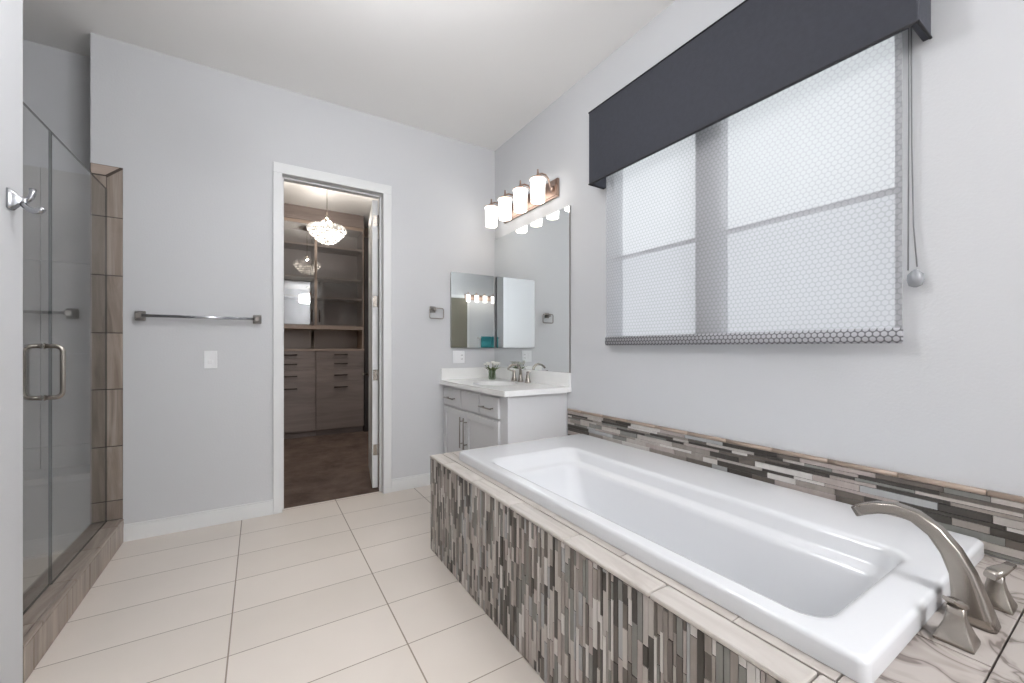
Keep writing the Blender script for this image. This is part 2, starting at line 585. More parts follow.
struct('wall_rear', b, M['wall'], 'grey wall behind the camera')
# shower enclosure
b = BM(); box(b, -2.3, -0.852, 3.67, 3.79, 0, ZC)
struct('wall_shower_back', b, M['wall'], 'painted far wall of the shower above its tile')
b = BM(); box(b, -2.3, -0.852, 1.3, 1.42, 0, ZC)
struct('wall_shower_front', b, M['wall'], 'hidden near wall of the shower')
b = BM(); box(b, -2.42, -2.3, YREAR - 0.12, 3.79, 0, ZC)
struct('wall_shower_left', b, M['wall'], 'far side wall of the shower')
b = BM()
for i in range(5):
    for k in range(4):
        x0, z0 = -0.852 - 0.29 * (i + 1), 0.0 + 0.575 * k
        box(b, x0 + 0.0015, x0 + 0.2885, 3.655, 3.67, z0 + 0.0015, z0 + 0.5735)
struct('trim_1', b, M['shower_tile'], 'grey tile on the far shower wall')
b = BM(); box(b, -2.3, -0.854, 3.42, 3.655, 0.0, 0.40); box(b, -2.3, -0.854, 3.40, 3.655, 0.40, 0.44, bev=0.004)
tag(obj('shower_bench', b, M['shower_tile']), 'low grey tiled bench along the far wall inside the shower', 'bench')

# closet shell
b = BM(); box(b, -1.0, 2.6, 6.6, 6.72, 0, 3.064); struct('wall_closet_back', b, M['closet_wall'], 'closet wall behind the cabinets')
b = BM(); box(b, -1.0, -0.88, 3.79, 6.6, 0, 3.064); struct('wall_closet_left', b, M['closet_wall'], 'left closet wall')
b = BM(); box(b, 2.48, 2.6, 3.5, 6.6, 0, 3.064); struct('wall_closet_right', b, M['closet_wall'], 'right closet wall')

# baseboards
def baseboard(name, x0, x1, label):
    b = BM(); box(b, x0, x1, YB - 0.014, YB, 0, 0.092); box(b, x0, x1, YB - 0.009, YB, 0.092, 0.105)
    struct(name, b, M['trim'], label, bevel=0.002)
baseboard('baseboard_left', -0.706, 0.083, 'white baseboard left of the doorway')
baseboard('baseboard_right', 0.924, 1.40, 'white baseboard right of the doorway')

# door casing, jamb and stop
b = BM()
for y0, y1 in ((YB - 0.018, YB), (3.5, 3.518)):
    box(b, 0.084, DX0, y0, y1, 0, DZ); box(b, DX1, 0.923, y0, y1, 0, DZ); box(b, 0.084, 0.923, y0, y1, DZ, 2.518)
box(b, DX0 - 0.02, DX0, YB, 3.5, 0, DZ + 0.02); box(b, DX1, DX1 + 0.02, YB, 3.5, 0, DZ + 0.02)
box(b, DX0 - 0.02, DX1 + 0.02, YB, 3.5, DZ, DZ + 0.02)
box(b, DX0, DX0 + 0.012, 3.425, 3.46, 0, DZ); box(b, DX1 - 0.012, DX1, 3.425, 3.46, 0, DZ)
box(b, DX0, DX1, 3.425, 3.46, DZ - 0.012, DZ)
struct('trim_2', b, M['trim'], 'white casing and jamb around the closet doorway', bevel=0.003)


# ------------------------------------------------------------------ window in the right wall
win = bpy.data.objects.new('window_1', None); C.objects.link(win)
win.location = (2.0, 1.18, WZ0); win['_o'] = tuple(win.location); win['kind'] = 'structure'
win['label'] = 'white vinyl double window behind the roller shade'; win['category'] = 'window'
X0, X1 = 1.94, 1.99
b = BM()
box(b, X0, X1, WY0, WY1, WZ0, WZ0 + 0.028); box(b, X0, X1, WY0, WY1, WZ1 - 0.028, WZ1)
box(b, X0, X1, WY0, WY0 + 0.026, WZ0, WZ1); box(b, X0, X1, WY1 - 0.026, WY1, WZ0, WZ1)
obj('window_frame', b, M['vinyl'], win)
b = BM(); box(b, 1.925, X1, 1.157, 1.292, WZ0 + 0.028, WZ1 - 0.028); obj('mullion', b, M['vinyl'], win)
for y0, y1 in ((WY0 + 0.026, 1.157), (1.292, WY1 - 0.026)):
    b = BM(); box(b, 1.95, 1.985, y0, y1, 1.751, 1.769); obj('meeting_rail', b, M['vinyl'], win)
    b = BM(); box(b, 1.958, 1.964, y0, y1, WZ0 + 0.028, 1.748); box(b, 1.970, 1.976, y0, y1, 1.772, WZ1 - 0.028)
    obj('pane', b, M['pane'], win)
scr, nt, pb = new_mat('insect_screen'); nt.nodes.remove(pb)
_t = N(nt, 'ShaderNodeBsdfTransparent'); _t.inputs[0].default_value = (0.88, 0.88, 0.89, 1)
L(nt, _t.outputs[0], nt.nodes['Material Output'].inputs[0])
for y0, y1 in ((WY0 + 0.026, 1.157), (1.292, WY1 - 0.026)):
    b = BM(); box(b, 1.985, 1.986, y0, y1, WZ0 + 0.028, 1.748); obj('insect_screen', b, scr, win)

# roller shade with valance
blind = thing('roller_shade', 'wide white honeycomb roller shade with charcoal valance over the bathtub', 'blind', (1.87, 1.17, 1.2))
BY0, BY1 = 0.474, 1.866
b = BM(); box(b, 1.859, 1.861, BY0, BY1, 1.245, 2.50)
obj('shade_fabric', b, M['blind'], blind)
b = BM()
rings = []
for y in (BY0, BY1):
    rings.append([Vector((1.86 + 0.011 * math.cos(a), y, 1.230 + 0.027 * math.sin(a))) for a in [2 * PI * k / 16 for k in range(16)]])
loft(b, rings)
obj('hem_bar', b, M['blind_hem'], blind)
b = BM(); lathe(b, (1.872, 2.52), BY0 - 0.01, [(0.024, 0), (0.024, BY1 - BY0 + 0.02)], 20, axis='Y')
obj('roller_tube', b, M['vinyl'], blind)
b = BM()
VF = 1.772; VZ0, VZ1 = 2.222, 2.674
box(b, VF, VF + 0.019, 0.415, 1.930, VZ0, VZ1, bev=0.004)
box(b, VF + 0.019, XR - 0.001, 0.415, 0.434, VZ0, VZ1); box(b, VF + 0.019, XR - 0.001, 1.911, 1.930, VZ0, VZ1)
box(b, VF + 0.019, XR - 0.001, 0.434, 1.911, VZ1 - 0.019, VZ1)
val = obj('valance', b, M['valance'], blind)
b = BM()
for z in (VZ0, VZ1):
    tube(b, [(VF, 0.415, z), (VF, 1.930, z)], 0.0045, 8)
    tube(b, [(VF, 0.415, z), (XR - 0.004, 0.415, z)], 0.0045, 8)
    tube(b, [(VF, 1.930, z), (XR - 0.004, 1.930, z)], 0.0045, 8)
obj('piping', b, M['valance_edge'], val)
b = BM()
tube(b, [(1.872, 0.462, 2.52), (1.872, 0.461, 2.0), (1.873, 0.463, 1.45)], 0.0022, 6)
tube(b, [(1.885, 0.459, 2.52), (1.885, 0.457, 1.9), (1.884, 0.452, 1.6), (1.882, 0.443, 1.46)], 0.0022, 6)
obj('bead_cord', b, M['cord'], blind)
b = BM(); lathe(b, (1.882, 0.447), 1.392, [(0.004, 0), (0.017, 0.006), (0.022, 0.024), (0.02, 0.044), (0.009, 0.056), (0.003, 0.06)], 16)
obj('cord_weight', b, M['acrylic_clear'], blind)

# ------------------------------------------------------------------ bathtub surround
XT, ZD, YT = 0.858, 0.553, 2.303
YN = -0.12                                                # near end of the tub deck
sur = thing('tub_surround', 'tiled bathtub surround with vertical mosaic strips and taupe tile deck', 'tub surround', (1.38, 1.09, 0))
b = BM()
box(b, XT + 0.008, XT + 0.07, YN + 0.01, YT - 0.008, 0, ZD - 0.014)
box(b, XT + 0.07, XR - 0.001, YT - 0.07, YT - 0.008, 0, ZD - 0.014)
box(b, XT + 0.07, XR - 0.001, YN + 0.01, YN + 0.07, 0, ZD - 0.014)
box(b, XT + 0.07, XR - 0.001, YN + 0.07, 0.31, ZD - 0.06, ZD - 0.014)
box(b, XT + 0.07, 0.985, 0.31, YT - 0.07, ZD - 0.06, ZD - 0.014)
box(b, 0.985, XR - 0.001, 2.10, YT - 0.07, ZD - 0.06, ZD - 0.014)
obj('grout_core', b, M['grout'], sur)


def mosaic(b, place, length, height, wmin, wmax, lmin, lmax, gap=0.0016):
    """random interlocking strips; place(u0,u1,v0,v1,depth) adds one; u runs across rows"""
    u = 0.0
    while u < length - 0.004:
        wd = random.choice((wmin, wmin, wmax, wmax, wmax * 0.95, (wmin + wmax) / 2))
        wd = min(wd, length - u)
        if length - u - wd < wmin * 0.5:
            wd = length - u
        v = -random.uniform(0, lmax * 0.8)
        last = -1
        while v < height:
            ln = random.uniform(lmin, lmax)
            v0, v1 = max(v, 0), min(v + ln, height)
            if v1 - v0 > 0.004:
                mi = random.choices(range(len(MOS)), MOS_W)[0]
                if mi == last:
                    mi = (mi + 3) % len(MOS)
                last = mi
                place(u + gap / 2, u + wd - gap / 2, v0 + gap / 2, v1 - gap / 2, random.uniform(0.005, 0.0075), mi)
            v += ln
        u += wd


b = BM()
mosaic(b, lambda u0, u1, v0, v1, d, mi: box(b, XT + 0.008 - d, XT + 0.009, YN + 0.01 + u0, YN + 0.01 + u1, 0.001 + v0, 0.001 + v1, mi),
       YT - 0.018 - YN, ZD - 0.017, 0.0095, 0.0185, 0.05, 0.19)
obj('mosaic_front', b, MOS, sur)
b = BM()
mosaic(b, lambda u0, u1, v0, v1, d, mi: box(b, 0.868 + u0, 0.868 + u1, YT - 0.009, YT - 0.008 + d, 0.001 + v0, 0.001 + v1, mi),
       0.50, ZD - 0.017, 0.0095, 0.0185, 0.05, 0.19)
obj('mosaic_end', b, MOS, sur)
# front bullnose row, inner row, far row
b = BM()
js = [2.30, 2.088, 1.742, 1.396, 1.055, 0.706, 0.358, 0.182, YN]
for a, c in zip(js[1:], js[:-1]):
    box(b, XT - 0.003, 0.930, a + 0.0015, c - 0.0015, ZD - 0.014, ZD, bev=0.005)
js2 = [2.30, 2.12, 1.915, 1.569, 1.222, 0.877, 0.532, 0.332]
for a, c in zip(js2[1:], js2[:-1]):
    box(b, 0.9335, 0.99, a + 0.0015, c - 0.0015, ZD - 0.014, ZD - 0.0005, bev=0.001)
for a, c in ((0.9935, 1.28), (1.2835, 1.575), (1.5785, 1.895)):
    box(b, a, c, 2.11, YT - 0.003, ZD - 0.014, ZD - 0.0005, bev=0.001)
obj('deck_tile', b, M['deck'], sur)
b = BM()
for a, c in ((0.9335, 1.235), (1.2385, 1.84), (1.8435, 1.895)):
    box(b, a, c, 0.1835, 0.33, ZD - 0.014, ZD - 0.0005, bev=0.001)
for a, c in ((0.9335, 1.09), (1.0935, 1.695), (1.6985, 1.895)):
    box(b, a, c, YN, 0.1805, ZD - 0.014, ZD - 0.0005, bev=0.001)
obj('veined_deck_tile', b, M['deck_end'], sur)

# mosaic backsplash strip on the right wall
bs = thing('mosaic_backsplash', 'low horizontal strip mosaic backsplash along the wall behind the bathtub', 'backsplash', (1.9, 1.09, ZD))
b = BM(); box(b, 1.9005, XR - 0.0005, YN, 2.286, ZD + 0.001, 0.733); obj('grout_bed', b, M['grout'], bs)
b = BM()
mosaic(b, lambda u0, u1, v0, v1, d, mi: box(b, 1.9015 - d, 1.9015, YN + v0, YN + v1, ZD + 0.002 + u0, ZD + 0.002 + u1, mi),
       0.178, 2.286 - YN, 0.0125, 0.025, 0.07, 0.26)
obj('mosaic_strip', b, MOS, bs)
b = BM()
y = YN
while y < 2.27:
    y1 = min(y + 0.205, 2.286)
    rings = []
    for yy in (y + 0.001, y1 - 0.001):
        rings.append([Vector((XR - 0.0005, yy, 0.733)), Vector((XR - 0.0005, yy, 0.750))] +
                     [Vector((1.897 - 0.006 * math.sin(a), yy, 0.7415 + 0.0085 * math.cos(a))) for a in [PI * k / 6 for k in range(7)]])
    loft(b, rings)
    y = y1
obj('bullnose_cap', b, streak('tan_pencil_trim', [(150, 132, 118), (172, 154, 140)], (14, 2, 14), 0.35, island=0.05), bs)

# ------------------------------------------------------------------ bathtub
tub = thing('bathtub', 'large white rectangular drop-in bathtub with an inner armrest ledge', 'bathtub', (1.42, 1.2, ZD))
def ring(x0, x1, y0, y1, z, r, n=8):
    return [Vector((x, y, z)) for x, y in rrect(x0, x1, y0, y1, r, n)]
b = BM()
loft(b, [ring(0.962, 1.888, 0.292, 2.128, ZD + 0.0005, 0.02),
         ring(0.962, 1.888, 0.292, 2.128, 0.588, 0.02),
         ring(0.964, 1.886, 0.294, 2.126, 0.595, 0.02),
         ring(0.969, 1.881, 0.299, 2.121, 0.600, 0.02),
         ring(0.974, 1.876, 0.304, 2.116, 0.6005, 0.02),
         ring(1.004, 1.590, 0.366, 1.890, 0.6008, 0.07),
         ring(1.012, 1.578, 0.375, 1.880, 0.6004, 0.07),
         ring(1.020, 1.568, 0.385, 1.868, 0.597, 0.07),
         ring(1.026, 1.558, 0.392, 1.850, 0.583, 0.07),
         ring(1.030, 1.550, 0.397, 1.815, 0.548, 0.07),
         ring(1.032, 1.543, 0.400, 1.800, 0.539, 0.07),
         ring(1.034, 1.518, 0.402, 1.785, 0.535, 0.07),
         ring(1.037, 1.506, 0.405, 1.775, 0.528, 0.07),
         ring(1.040, 1.498, 0.408, 1.765, 0.510, 0.07),
         ring(1.060, 1.470, 0.430, 1.690, 0.380, 0.09),
         ring(1.085, 1.440, 0.455, 1.600, 0.260, 0.11),
         ring(1.110, 1.415, 0.480, 1.540, 0.215, 0.12),
         ring(1.150, 1.375, 0.520, 1.490, 0.200, 0.11)], cap0=False)
obj('tub_shell', b, M['acrylic'], tub)
b = BM(); lathe(b, (1.26, 0.66), 0.2, [(0.030, 0.0005), (0.030, 0.004), (0.022, 0.006), (0.020, 0.003)], 20)
obj('drain', b, M['nickel'], tub)
b = BM(); lathe(b, (1.26, 0.47), 0.415, [(0.034, 0), (0.034, 0.008), (0.028, 0.013), (0.004, 0.014)], 24, axis='Y')
obj('overflow_plate', b, M['nickel'], tub)

# tub filler: curved spout and two lever handles
fau = thing('bathtub_faucet', 'brushed nickel arched bathtub spout with two lever handles on the near deck', 'faucet', (1.41, 0.235, ZD))
def rsec(c, hx, hn, nrm, rad=0.35, n=4):
    """rounded section: width along X, thickness along nrm (in the YZ plane)"""
    pts = []
    for x, t in rrect(-hx, hx, -hn, hn, min(hx, hn) * rad * 1.2, n):
        pts.append(Vector(c) + Vector((x, 0, 0)) + Vector(nrm) * t)
    return pts
prof = [((0.238, 0.553), 0.033, 0.041), ((0.239, 0.575), 0.030, 0.035), ((0.243, 0.61), 0.026, 0.0275), ((0.253, 0.656), 0.0225, 0.022),
        ((0.272, 0.700), 0.020, 0.0185), ((0.299, 0.738), 0.0185, 0.0162), ((0.335, 0.762), 0.0175, 0.0150), ((0.372, 0.768), 0.0175, 0.0145),
        ((0.408, 0.760), 0.0178, 0.0145), ((0.434, 0.748), 0.018, 0.0145), ((0.455, 0.735), 0.018, 0.0135)]
rings = []
for i, ((y, z), hx, hn) in enumerate(prof):
    a = Vector((0, *prof[max(i - 1, 0)][0])); c = Vector((0, *prof[min(i + 1, len(prof) - 1)][0]))
    t = (c - a).normalized()
    nrm = Vector((0, -t.z, t.y)) if i else Vector((0, -1, 0))
    rings.append(rsec((1.41, y, z), hx, hn, nrm))
b = BM(); loft(b, rings)
obj('spout', b, M['nickel'], fau)


def tub_handle(x, y, ang, ln=1.0):
    b = BM()
    rg = []
    for h, s, o in ((0, 0.031, 0), (0.006, 0.031, 0), (0.02, 0.025, 0), (0.04, 0.018, 0), (0.06, 0.0140, 0), (0.076, 0.0135, 0)):
        rg.append([Vector((x + px, y + py, ZD + h)) for px, py in rrect(-s, s, -s, s, 0.004, 3)])
    loft(b, rg)
    d = Vector((math.cos(ang), math.sin(ang), 0)); n = Vector((-d.y, d.x, 0))
    rg = []
    for t, z, wd, th in ((-0.020, 0.073, 0.012, 0.007), (-0.005, 0.079, 0.015, 0.010), (0.015, 0.083, 0.014, 0.009), (0.04, 0.088, 0.011, 0.006), (0.062, 0.095, 0.010, 0.004)):
        c = Vector((x, y, ZD + z)) + d * (t * ln if t > 0 else t)
        rg.append([c + n * u + Vector((0, 0, v)) for u, v in rrect(-wd, wd, -th, th, th * 0.7, 3)])
    loft(b, rg)
    obj('lever_handle', b, M['nickel'], fau)
tub_handle(1.283, 0.240, math.radians(165), 0.45)
tub_handle(1.545, 0.222, math.radians(-22), 0.8)

# ------------------------------------------------------------------ vanity in the corner
van = thing('bathroom_vanity', 'white vanity cabinet with drawers and double doors in the far corner', 'vanity', (1.65, 2.83, 0))
VX, VY0, VY1, VZ = 1.40, 2.306, YB, 0.868
b = BM()
box(b, VX, XR - 0.001, VY0, VY1 - 0.001, 0.09, VZ); box(b, VX + 0.06, XR - 0.001, VY0 + 0.0, VY1 - 0.001, 0.0, 0.09)
obj('carcass', b, M['vanity'], van, bevel=0.002)


def shaker(b, x, y0, y1, z0, z1, rail=0.052, th=0.019):
    """framed panel facing -X with its face at x"""
    box(b, x + 0.013, x + th, y0, y1, z0, z1)
    box(b, x, x + 0.013, y0, y0 + rail, z0, z1); box(b, x, x + 0.013, y1 - rail, y1, z0, z1)
    box(b, x, x + 0.013, y0 + rail, y1 - rail, z0, z0 + rail); box(b, x, x + 0.013, y0 + rail, y1 - rail, z1 - rail, z1)


def bar_pull(b, p0, p1, out, r=0.0055, posts=0.14):
    p0, p1, o = Vector(p0), Vector(p1), Vector(out)
    tube(b, [p0 + o, p1 + o], r, 10)
    for t in (posts, 1 - posts):
        q = p0.lerp(p1, t); tube(b, [q, q + o], r * 0.9, 8)


FX = VX - 0.019
for y0, y1, handle in ((3.012, 3.362, True), (2.694, 2.996, False), (2.402, 2.678, True)):
    b = BM(); box(b, FX, VX, y0, y1, 0.700, 0.846, bev=0.004)
    d = obj('drawer' if handle else 'false_drawer_front', b, M['vanity'], van)
    if handle:
        ym = (y0 + y1) / 2
        b = BM(); bar_pull(b, (FX, ym - 0.09, 0.765), (FX, ym + 0.09, 0.765), (-0.032, 0, 0))
        obj('bar_pull', b, M['nickel_dark'], d)
for y0, y1, yp in ((2.926, 3.362, 2.955), (2.402, 2.918, 2.889)):
    b = BM(); shaker(b, FX, y0, y1, 0.105, 0.684)
    d = obj('door', b, M['vanity'], van, bevel=0.0015)
    b = BM(); bar_pull(b, (FX, yp, 0.395), (FX, yp, 0.640), (-0.032, 0, 0))
    obj('bar_pull', b, M['nickel_dark'], d)
# quartz top with oval undermount bowl
CX0, CX1, CY0, CY1, CZ0, CZ1 = 1.348, XR - 0.001, 2.258, YB - 0.001, 0.869, 0.906
b = BM()
n = 48
oc = (1.60, 2.83); oa, ob = 0.165, 0.215
outer, inner = [], []
for k in range(n):
    a = 2 * PI * k / n
    ca, sa = math.cos(a), math.sin(a)
    inner.append((oc[0] + oa * ca, oc[1] + ob * sa))
    tx = ((CX1 - oc[0]) if ca > 0 else (CX0 - oc[0])) / ca if abs(ca) > 1e-6 else 1e9
    ty = ((CY1 - oc[1]) if sa > 0 else (CY0 - oc[1])) / sa if abs(sa) > 1e-6 else 1e9
    t = min(tx, ty)
    outer.append([oc[0] + t * ca, oc[1] + t * sa])
for cx in (CX0, CX1):
    for cy in (CY0, CY1):
        i = min(range(n), key=lambda q: (outer[q][0] - cx) ** 2 + (outer[q][1] - cy) ** 2)
        outer[i] = [cx, cy]
V = lambda pts, z: [Vector((p[0], p[1], z)) for p in pts]
loft(b, [V(outer, CZ0), V(outer, CZ1), V(inner, CZ1), V(inner, CZ0)], closed=True, smooth=False)
tag(obj('vanity_countertop', b, M['quartz']), 'white quartz countertop with an oval sink cutout on the vanity', 'countertop')
b = BM(); box(b, XR - 0.021, XR - 0.001, CY0, CY1, CZ1 + 0.0005, 1.008, bev=0.002)
tag(obj('countertop_upstand', b, M['quartz']), 'low white quartz upstand on the countertop under the tall wall mirror', 'backsplash')
b = BM(); box(b, CX0 + 0.01, XR - 0.0215, YB - 0.021, YB - 0.001, CZ1 + 0.0005, 1.008, bev=0.002)
tag(obj('countertop_upstand', b, M['quartz']), 'low white quartz upstand on the countertop under the outlet plate', 'backsplash')
b = BM()
loft(b, [[Vector((oc[0] + oa * f * math.cos(2 * PI * k / n), oc[1] + ob * f * math.sin(2 * PI * k / n), z)) for k in range(n)]
         for f, z in ((1.06, CZ0 - 0.0005), (1.0, CZ0 - 0.001), (0.97, 0.82), (0.85, 0.77), (0.6, 0.745), (0.15, 0.738))], cap0=False)
obj('sink_bowl', b, M['porcelain'], van)

vf = thing('vanity_faucet', 'small brushed nickel two-handle sink faucet on the white countertop', 'faucet', (1.835, 2.815, CZ1))
b = BM()
lathe(b, (1.838, 2.822), CZ1, [(0.024, 0), (0.024, 0.006), (0.017, 0.03), (0.0125, 0.07)], 16)
path = [(1.838, 2.822, CZ1 + 0.05), (1.838, 2.822, CZ1 + 0.09), (1.832, 2.822, CZ1 + 0.118), (1.812, 2.822, CZ1 + 0.138), (1.785, 2.822, CZ1 + 0.145),
        (1.755, 2.822, CZ1 + 0.140), (1.73, 2.822, CZ1 + 0.126), (1.715, 2.822, CZ1 + 0.110)]
tube(b, path, [0.0125, 0.0115, 0.0105, 0.010, 0.0095, 0.009, 0.0085, 0.0085], 12)
obj('spout', b, M['nickel'], vf)
for y, s in ((2.922, 1), (2.715, -1)):
    b = BM()
    lathe(b, (1.838, y), CZ1, [(0.026, 0), (0.026, 0.006), (0.017, 0.035), (0.0115, 0.075), (0.012, 0.088), (0.004, 0.094)], 16)
    tube(b, [(1.838, y, CZ1 + 0.084), (1.825, y + s * 0.03, CZ1 + 0.09), (1.812, y + s * 0.062, CZ1 + 0.097)], [0.009, 0.007, 0.0055], 10, flat=0.6)
    obj('lever_handle', b, M['nickel'], vf)

# flowers in a glass vase
fv = thing('flower_vase', 'small clear glass vase of white blossoms in the corner of the countertop', 'vase', (1.76, 3.165, CZ1))
b = BM(); lathe(b, (1.76, 3.165), CZ1 + 0.0005, [(0.03, 0), (0.034, 0.02), (0.032, 0.05), (0.028, 0.075), (0.032, 0.085), (0.030, 0.085), (0.026, 0.074), (0.030, 0.05), (0.031, 0.02), (0.027, 0.004)], 20)
obj('glass_vase', b, M['vase'], fv)
heads = []
for k in range(11):
    a = k * 2.4; r = 0.02 + 0.045 * math.sqrt(k / 11)
    heads.append(Vector((1.76 + r * math.cos(a), 3.165 + r * math.sin(a) * 1.15, CZ1 + 0.155 - 0.35 * r + random.uniform(-0.012, 0.014))))
for h in heads:
    b = BM()
    base = Vector((1.76 + (h.x - 1.76) * 0.2, 3.165 + (h.y - 3.165) * 0.2, CZ1 + 0.015))
    tube(b, [base, base.lerp(h, 0.5) + Vector((0, 0, 0.012)), h], 0.0018, 6)
    obj('stem', b, M['leaf'], fv)
    b = BM()
    for q in range(9):       # cupped petals
        a = 2 * PI * q / 9 * (1 if q < 6 else 1.5); tl = 0.35 if q < 6 else 0.95
        d = Vector((math.cos(a) * math.cos(tl), math.sin(a) * math.cos(tl), math.sin(tl)))
        sd = Vector((-math.sin(a), math.cos(a), 0)); nn = d.cross(sd)
        rg = []
        for t, wd in ((0.002, 0.002), (0.009, 0.008), (0.017, 0.0105), (0.024, 0.006)):
            c = h + d * t - nn * (t * t * 9)
            rg.append([c + sd * wd * math.cos(2 * PI * j / 8) + nn * 0.0012 * math.sin(2 * PI * j / 8) for j in range(8)])
        loft(b, rg)
    obj('blossom', b, M['petal'], fv)
for k in range(9):
    a = k * 0.7 + 0.3; r = 0.03 + 0.02 * (k % 3)
    b = BM()
    p = Vector((1.76, 3.165, CZ1 + 0.07)); d = Vector((math.cos(a), math.sin(a), 0.55)).normalized()
    sd = Vector((-math.sin(a), math.cos(a), 0)); nn = d.cross(sd)
    rg = []
    for t, wd in ((0.005, 0.002), (0.025, 0.011), (0.042, 0.012), (0.058, 0.008), (0.07, 0.001)):
        c = p + d * (t + r * 0.3)
        rg.append([c + sd * wd * math.cos(2 * PI * j / 8) + nn * 0.001 * math.sin(2 * PI * j / 8) for j in range(8)])
    loft(b, rg)
    obj('leaf', b, M['leaf'], fv)

# big wall mirror, recessed mirror cabinet
b = BM(); box(b, XR - 0.007, XR - 0.001, 2.272, YB - 0.002, 1.0085, 2.215)
mr = thing('wall_mirror', 'tall frameless mirror on the right wall above the sink backsplash', 'mirror', (XR - 0.004, 2.82, 1.0085))
o = obj('mirror_glass', b, M['mirror'], mr)
b = BM(); box(b, XR - 0.009, XR - 0.001, 2.268, 2.272, 1.0085, 2.215); obj('edge_strip', b, M['nickel_dark'], mr)
mc = thing('medicine_cabinet', 'small frameless mirrored medicine cabinet on the back wall beside the towel ring', 'medicine cabinet', (1.667, YB, 1.19))
b = BM(); box(b, 1.452, 1.882, YB - 0.016, YB - 0.001, 1.192, 1.862); obj('cabinet_body', b, M['nickel_dark'], mc)
b = BM(); box(b, 1.449, 1.885, YB - 0.022, YB - 0.0165, 1.189, 1.866); obj('mirror_door', b, M['mirror'], mc)

# vanity light bar with four lit shades
vl = thing('vanity_light', 'rose nickel vanity light bar with four lit white glass shades above the mirror', 'wall light', (XR, 2.80, 2.30))
b = BM()
box(b, 1.886, XR - 0.001, 2.395, 3.180, 2.320, 2.458, bev=0.003)
box(b, 1.880, 1.886, 2.407, 3.168, 2.332, 2.446, bev=0.002)
obj('backplate', b, M['bronze'], vl)
for y in (2.442, 2.677, 2.912, 3.147):
    sx = 1.742
    b = BM()
    ya = min(max(y, 2.44), 3.14)
    tube(b, [(1.880, ya, 2.385), (1.862, ya, 2.392), (1.850, ya, 2.42), (1.838, y, 2.455), (1.812, y, 2.478), (1.778, y, 2.480), (sx, y, 2.462)], 0.0065, 8)
    lathe(b, (ya, 2.385), 1.858, [(0.008, 0.0), (0.02, 0.008), (0.022, 0.0215)], 16, axis='X')
    obj('arm', b, M['bronze'], vl)
    b = BM()
    lathe(b, (sx, y), 2.428, [(0.060, 0.0), (0.058, 0.005), (0.046, 0.012), (0.022, 0.022), (0.012, 0.030), (0.009, 0.04), (0.006, 0.066), (0.0075, 0.071), (0.002, 0.077)], 24)
    obj('cap', b, M['bronze'], vl)
    b = BM()
    lathe(b, (sx, y), 2.262, [(0.048, 0.0), (0.051, 0.004), (0.0525, 0.08), (0.054, 0.146), (0.060, 0.160), (0.056, 0.160), (0.050, 0.146), (0.047, 0.006)], 28, cap0=False, cap1=False)
    obj('glass_shade', b, M['shade'], vl)

# ------------------------------------------------------------------ towel ring, towel bar, plates, hook
def rr_path(pts, rad, n=5):
    """closed polyline with rounded corners"""
    out = []
    m = len(pts)
    for i in range(m):
        p, a, c = Vector(pts[i]), Vector(pts[i - 1]), Vector(pts[(i + 1) % m])
        d0 = (a - p).normalized(); d1 = (c - p).normalized()
        for k in range(n + 1):
            t = k / n
            q0, q1, q2 = p + d0 * rad, p, p + d1 * rad
            out.append(q0 * (1 - t) ** 2 + q1 * 2 * t * (1 - t) + q2 * t * t)
    return out


tr = thing('towel_ring', 'square nickel towel ring on the back wall left of the mirrored cabinet', 'towel ring', (1.30, YB, 1.43))
b = BM()
rg = []
for yy, s in ((-0.001, 0.026), (-0.008, 0.026), (-0.018, 0.017), (-0.045, 0.013), (-0.058, 0.015), (-0.062, 0.010)):
    rg.append([Vector((1.282 + px, YB + yy, 1.522 + pz)) for px, pz in rrect(-s, s, -s, s, 0.004, 3)])
loft(b, rg); obj('post', b, M['nickel_dark'], tr)
b = BM()
tube(b, rr_path([(1.238, YB - 0.05, 1.442), (1.365, YB - 0.05, 1.442), (1.365, YB - 0.05, 1.531), (1.238, YB - 0.05, 1.531)], 0.018), 0.0052, 10, closed=True)
obj('ring', b, M['nickel_dark'], tr)

tb = thing('towel_bar', 'long polished towel bar on the back wall above the light switch', 'towel bar', (-0.32, YB, 1.36))
for x, s in ((-0.628, 1), (-0.012, -1)):
    b = BM(); rg = []
    for yy, hx, hz in ((-0.001, 0.026, 0.030), (-0.010, 0.026, 0.030), (-0.022, 0.019, 0.022), (-0.05, 0.014, 0.016), (-0.066, 0.016, 0.018), (-0.071, 0.010, 0.012)):
        rg.append([Vector((x + px, YB + yy, 1.387 + pz)) for px, pz in rrect(-hx, hx, -hz, hz, 0.005, 3)])
    loft(b, rg); obj('end_post', b, M['nickel_dark'], tb)
b = BM(); rg = []
for x in (-0.622, -0.018):
    rg.append([Vector((x, YB - 0.056 + py, 1.387 + pz)) for py, pz in rrect(-0.009, 0.009, -0.009, 0.009, 0.003, 3)])
loft(b, rg); obj('bar', b, M['chrome'], tb)

sw = thing('light_switch', 'white rocker light switch plate on the back wall below the towel bar', 'light switch', (-0.276, YB, 1.05))
b = BM(); box(b, -0.312, -0.240, YB - 0.006, YB - 0.0005, 1.051, 1.168, bev=0.003); obj('switch_plate', b, M['plate'], sw)
b = BM(); box(b, -0.293, -0.259, YB - 0.0075, YB - 0.006, 1.076, 1.143); box(b, -0.289, -0.263, YB - 0.013, YB - 0.0075, 1.082, 1.108, bev=0.002)
obj('rocker', b, M['plate'], sw)

